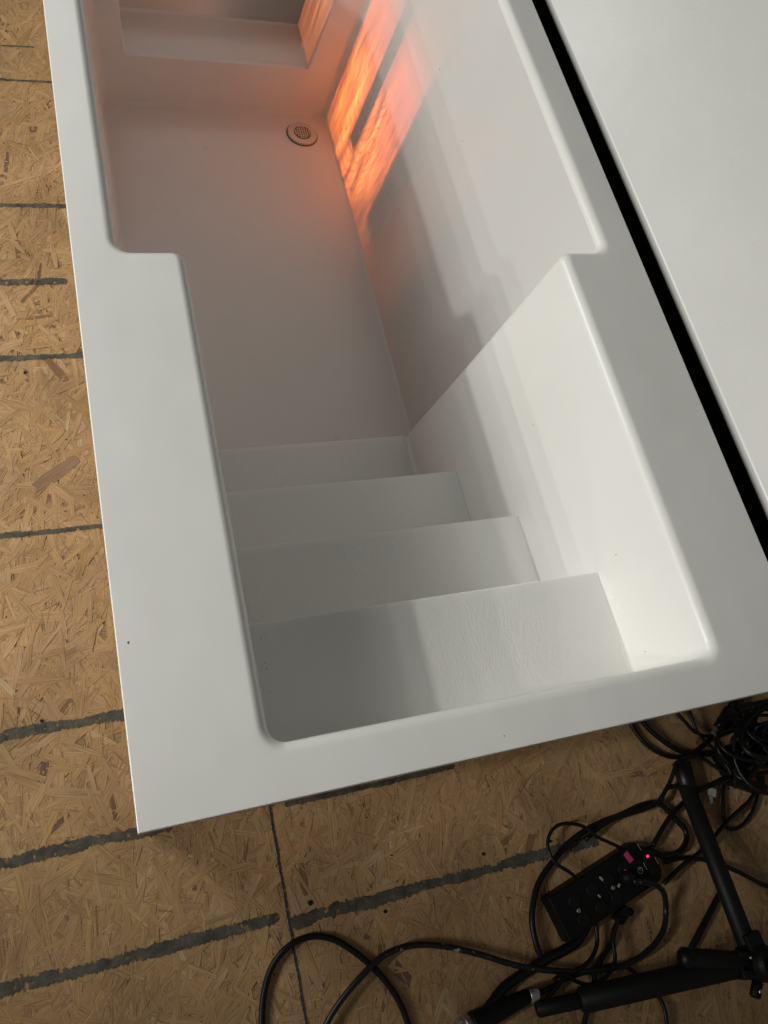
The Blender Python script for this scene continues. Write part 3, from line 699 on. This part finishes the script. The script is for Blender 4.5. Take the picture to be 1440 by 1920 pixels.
# ------------------------------------------------------------------ microphone
mic = thing('microphone', 'black handheld microphone with grey wire mesh grille and silver ring lying on the boards', 'microphone', (0.80, -0.572, 0))
def ml(x, y, z): return Vector((x - 0.80, y + 0.572, z))
mtx, ln = along(ml(0.775, -0.588, 0.034), ml(0.955, -0.567, 0.030))
bm = bmesh.new(); lathe(bm, [(0.027, 0.0), (0.030, 0.012), (0.0285, 0.03), (0.025, 0.08), (0.020, 0.16), (0.0185, ln)], 28, mtx); obj('body', bm, M['black'], mic, smooth=True)
bm = bmesh.new()
lathe(bm, [(0.004, -0.054), (0.014, -0.050), (0.023, -0.041), (0.0285, -0.028), (0.0305, -0.012), (0.0295, 0.0)], 28, mtx); gl = obj('grille', bm, None, mic, smooth=True)
m, nt, b = mat('wire_mesh'); b.inputs['Metallic'].default_value = 0.9; b.inputs['Roughness'].default_value = 0.4
tc = N(nt, 'ShaderNodeTexCoord'); v = N(nt, 'ShaderNodeTexVoronoi', Scale=330.0); L(nt, tc.outputs['Object'], v.inputs['Vector'])
cr = ramp(nt, [(0.25, (0.05, 0.05, 0.05)), (0.5, (0.62, 0.62, 0.60))]); L(nt, v.outputs['Distance'], cr.inputs['Fac']); L(nt, cr.outputs['Color'], b.inputs['Base Color'])
bp = N(nt, 'ShaderNodeBump', Strength=0.8, Distance=0.001); L(nt, v.outputs['Distance'], bp.inputs['Height']); L(nt, bp.outputs['Normal'], b.inputs['Normal'])
gl.data.materials.append(m)
bm = bmesh.new(); lathe(bm, [(0.0300, -0.018), (0.0325, -0.016), (0.0325, -0.008), (0.0300, -0.006)], 28, mtx, cap=False); obj('grille_band', bm, M['silver'], mic, smooth=True)
mtx2, ln2 = along(ml(0.955, -0.567, 0.030), ml(0.982, -0.570, 0.029))
bm = bmesh.new(); lathe(bm, [(0.019, 0.0), (0.0205, 0.002), (0.0205, ln2 - .002), (0.019, ln2)], 24, mtx2); obj('connector_ring', bm, M['silver'], mic, smooth=True)

# ------------------------------------------------------------------ adapters and plugs by the right edge
def adapter(loc, size, rz, label, parts=()):
    t = thing('power_adapter', label, 'adapter', loc, R(rz), 'adapters piled under the tub corner')
    bm = bmesh.new(); box(bm, (0, 0, size[2] / 2 + 0.002), size, 0, 0.008, 3); obj('body', bm, M['black'], t)
    bm = bmesh.new(); box(bm, (size[0] * 0.5 + 0.012, 0, size[2] * 0.4), (0.026, 0.018, 0.018), 0, 0.004, 2); obj('cord_relief', bm, M['rubber'], t)
    return t
a1 = adapter((1.905, -0.110, 0.0), (0.20, 0.085, 0.055), 8, 'large black adapter brick half under the cable pile at the right edge')
a2 = adapter((1.885, -0.190, 0.0), (0.115, 0.062, 0.045), -28, 'small black adapter with a dull red spot, in front of the larger brick')
bm = bmesh.new(); lathe(bm, [(0.008, 0.046), (0.008, 0.0485), (0.006, 0.0492)], 16, Matrix.Translation((0.012, 0.008, 0))); obj('red_spot', bm, M['dimred'], a2)
bm = bmesh.new(); box(bm, (-0.065, -0.004, 0.02), (0.022, 0.004, 0.012), 0, 0.001, 1); obj('plug_prong', bm, M['silver'], a2)
bm = bmesh.new(); box(bm, (-0.045, -0.040, 0.02), (0.020, 0.004, 0.012), 0.2, 0.001, 1); obj('plug_prong', bm, M['silver'], a2)
pl = thing('cable_plug', 'black plug with a bright steel end just under the tub rim', 'plug', (1.886, 0.010, 0.0), R(205))
bm = bmesh.new(); rodm(bm, (-0.045, 0, 0.03), (0.045, 0.01, 0.03), 0.026, 18, 0.021); obj('body', bm, M['rubber'], pl, smooth=True)
bm = bmesh.new(); box(bm, (0.062, 0.012, 0.03), (0.030, 0.030, 0.014), R(6), 0.002, 1); obj('steel_end', bm, M['silver'], pl)
bm = bmesh.new(); rodm(bm, (-0.045, 0, 0.03), (-0.12, -0.03, 0.035), 0.020, 16, 0.012); obj('boot', bm, M['rubber'], pl, smooth=True)
cl = thing('cable_connector', 'small pale clear connector resting right of the upright stand leg', 'connector', (1.735, -0.205, 0.0), R(62))
bm = bmesh.new(); box(bm, (0.008, 0, 0.03), (0.026, 0.026, 0.016), 0, 0.003, 2); obj('body', bm, M['clear'], cl)
bm = bmesh.new(); box(bm, (-0.018, 0.004, 0.03), (0.024, 0.014, 0.012), 0, 0.002, 1); obj('latch_tab', bm, M['clear'], cl)
cu = thing('cable_coil', 'black coiled cable bundle heaped over the adapters at the right edge', 'cable coil', (1.955, -0.075, 0.05))
for q in range(14):
    bm = bmesh.new(); P = []
    rr = rc.uniform(0.045, 0.125); ox, oy = rc.uniform(-.06, .05), rc.uniform(-.05, .035); an = rc.uniform(0, 3.14); fl = rc.uniform(0.35, 0.9)
    for k in range(25):
        a = 2 * math.pi * k / 24 * rc.choice((0.999, 1.0)) + q
        u, v = rr * 1.15 * math.cos(a), rr * fl * math.sin(a)
        P.append(Vector((ox + u * math.cos(an) - v * math.sin(an), oy + u * math.sin(an) + v * math.cos(an), 0.012 + 0.006 * q + 0.016 * math.sin(2 * a + q) + 0.012)))
    tube(bm, P, rc.uniform(0.005, 0.009), 9); obj('coil_turn', bm, M['rubber'], cu, smooth=True)
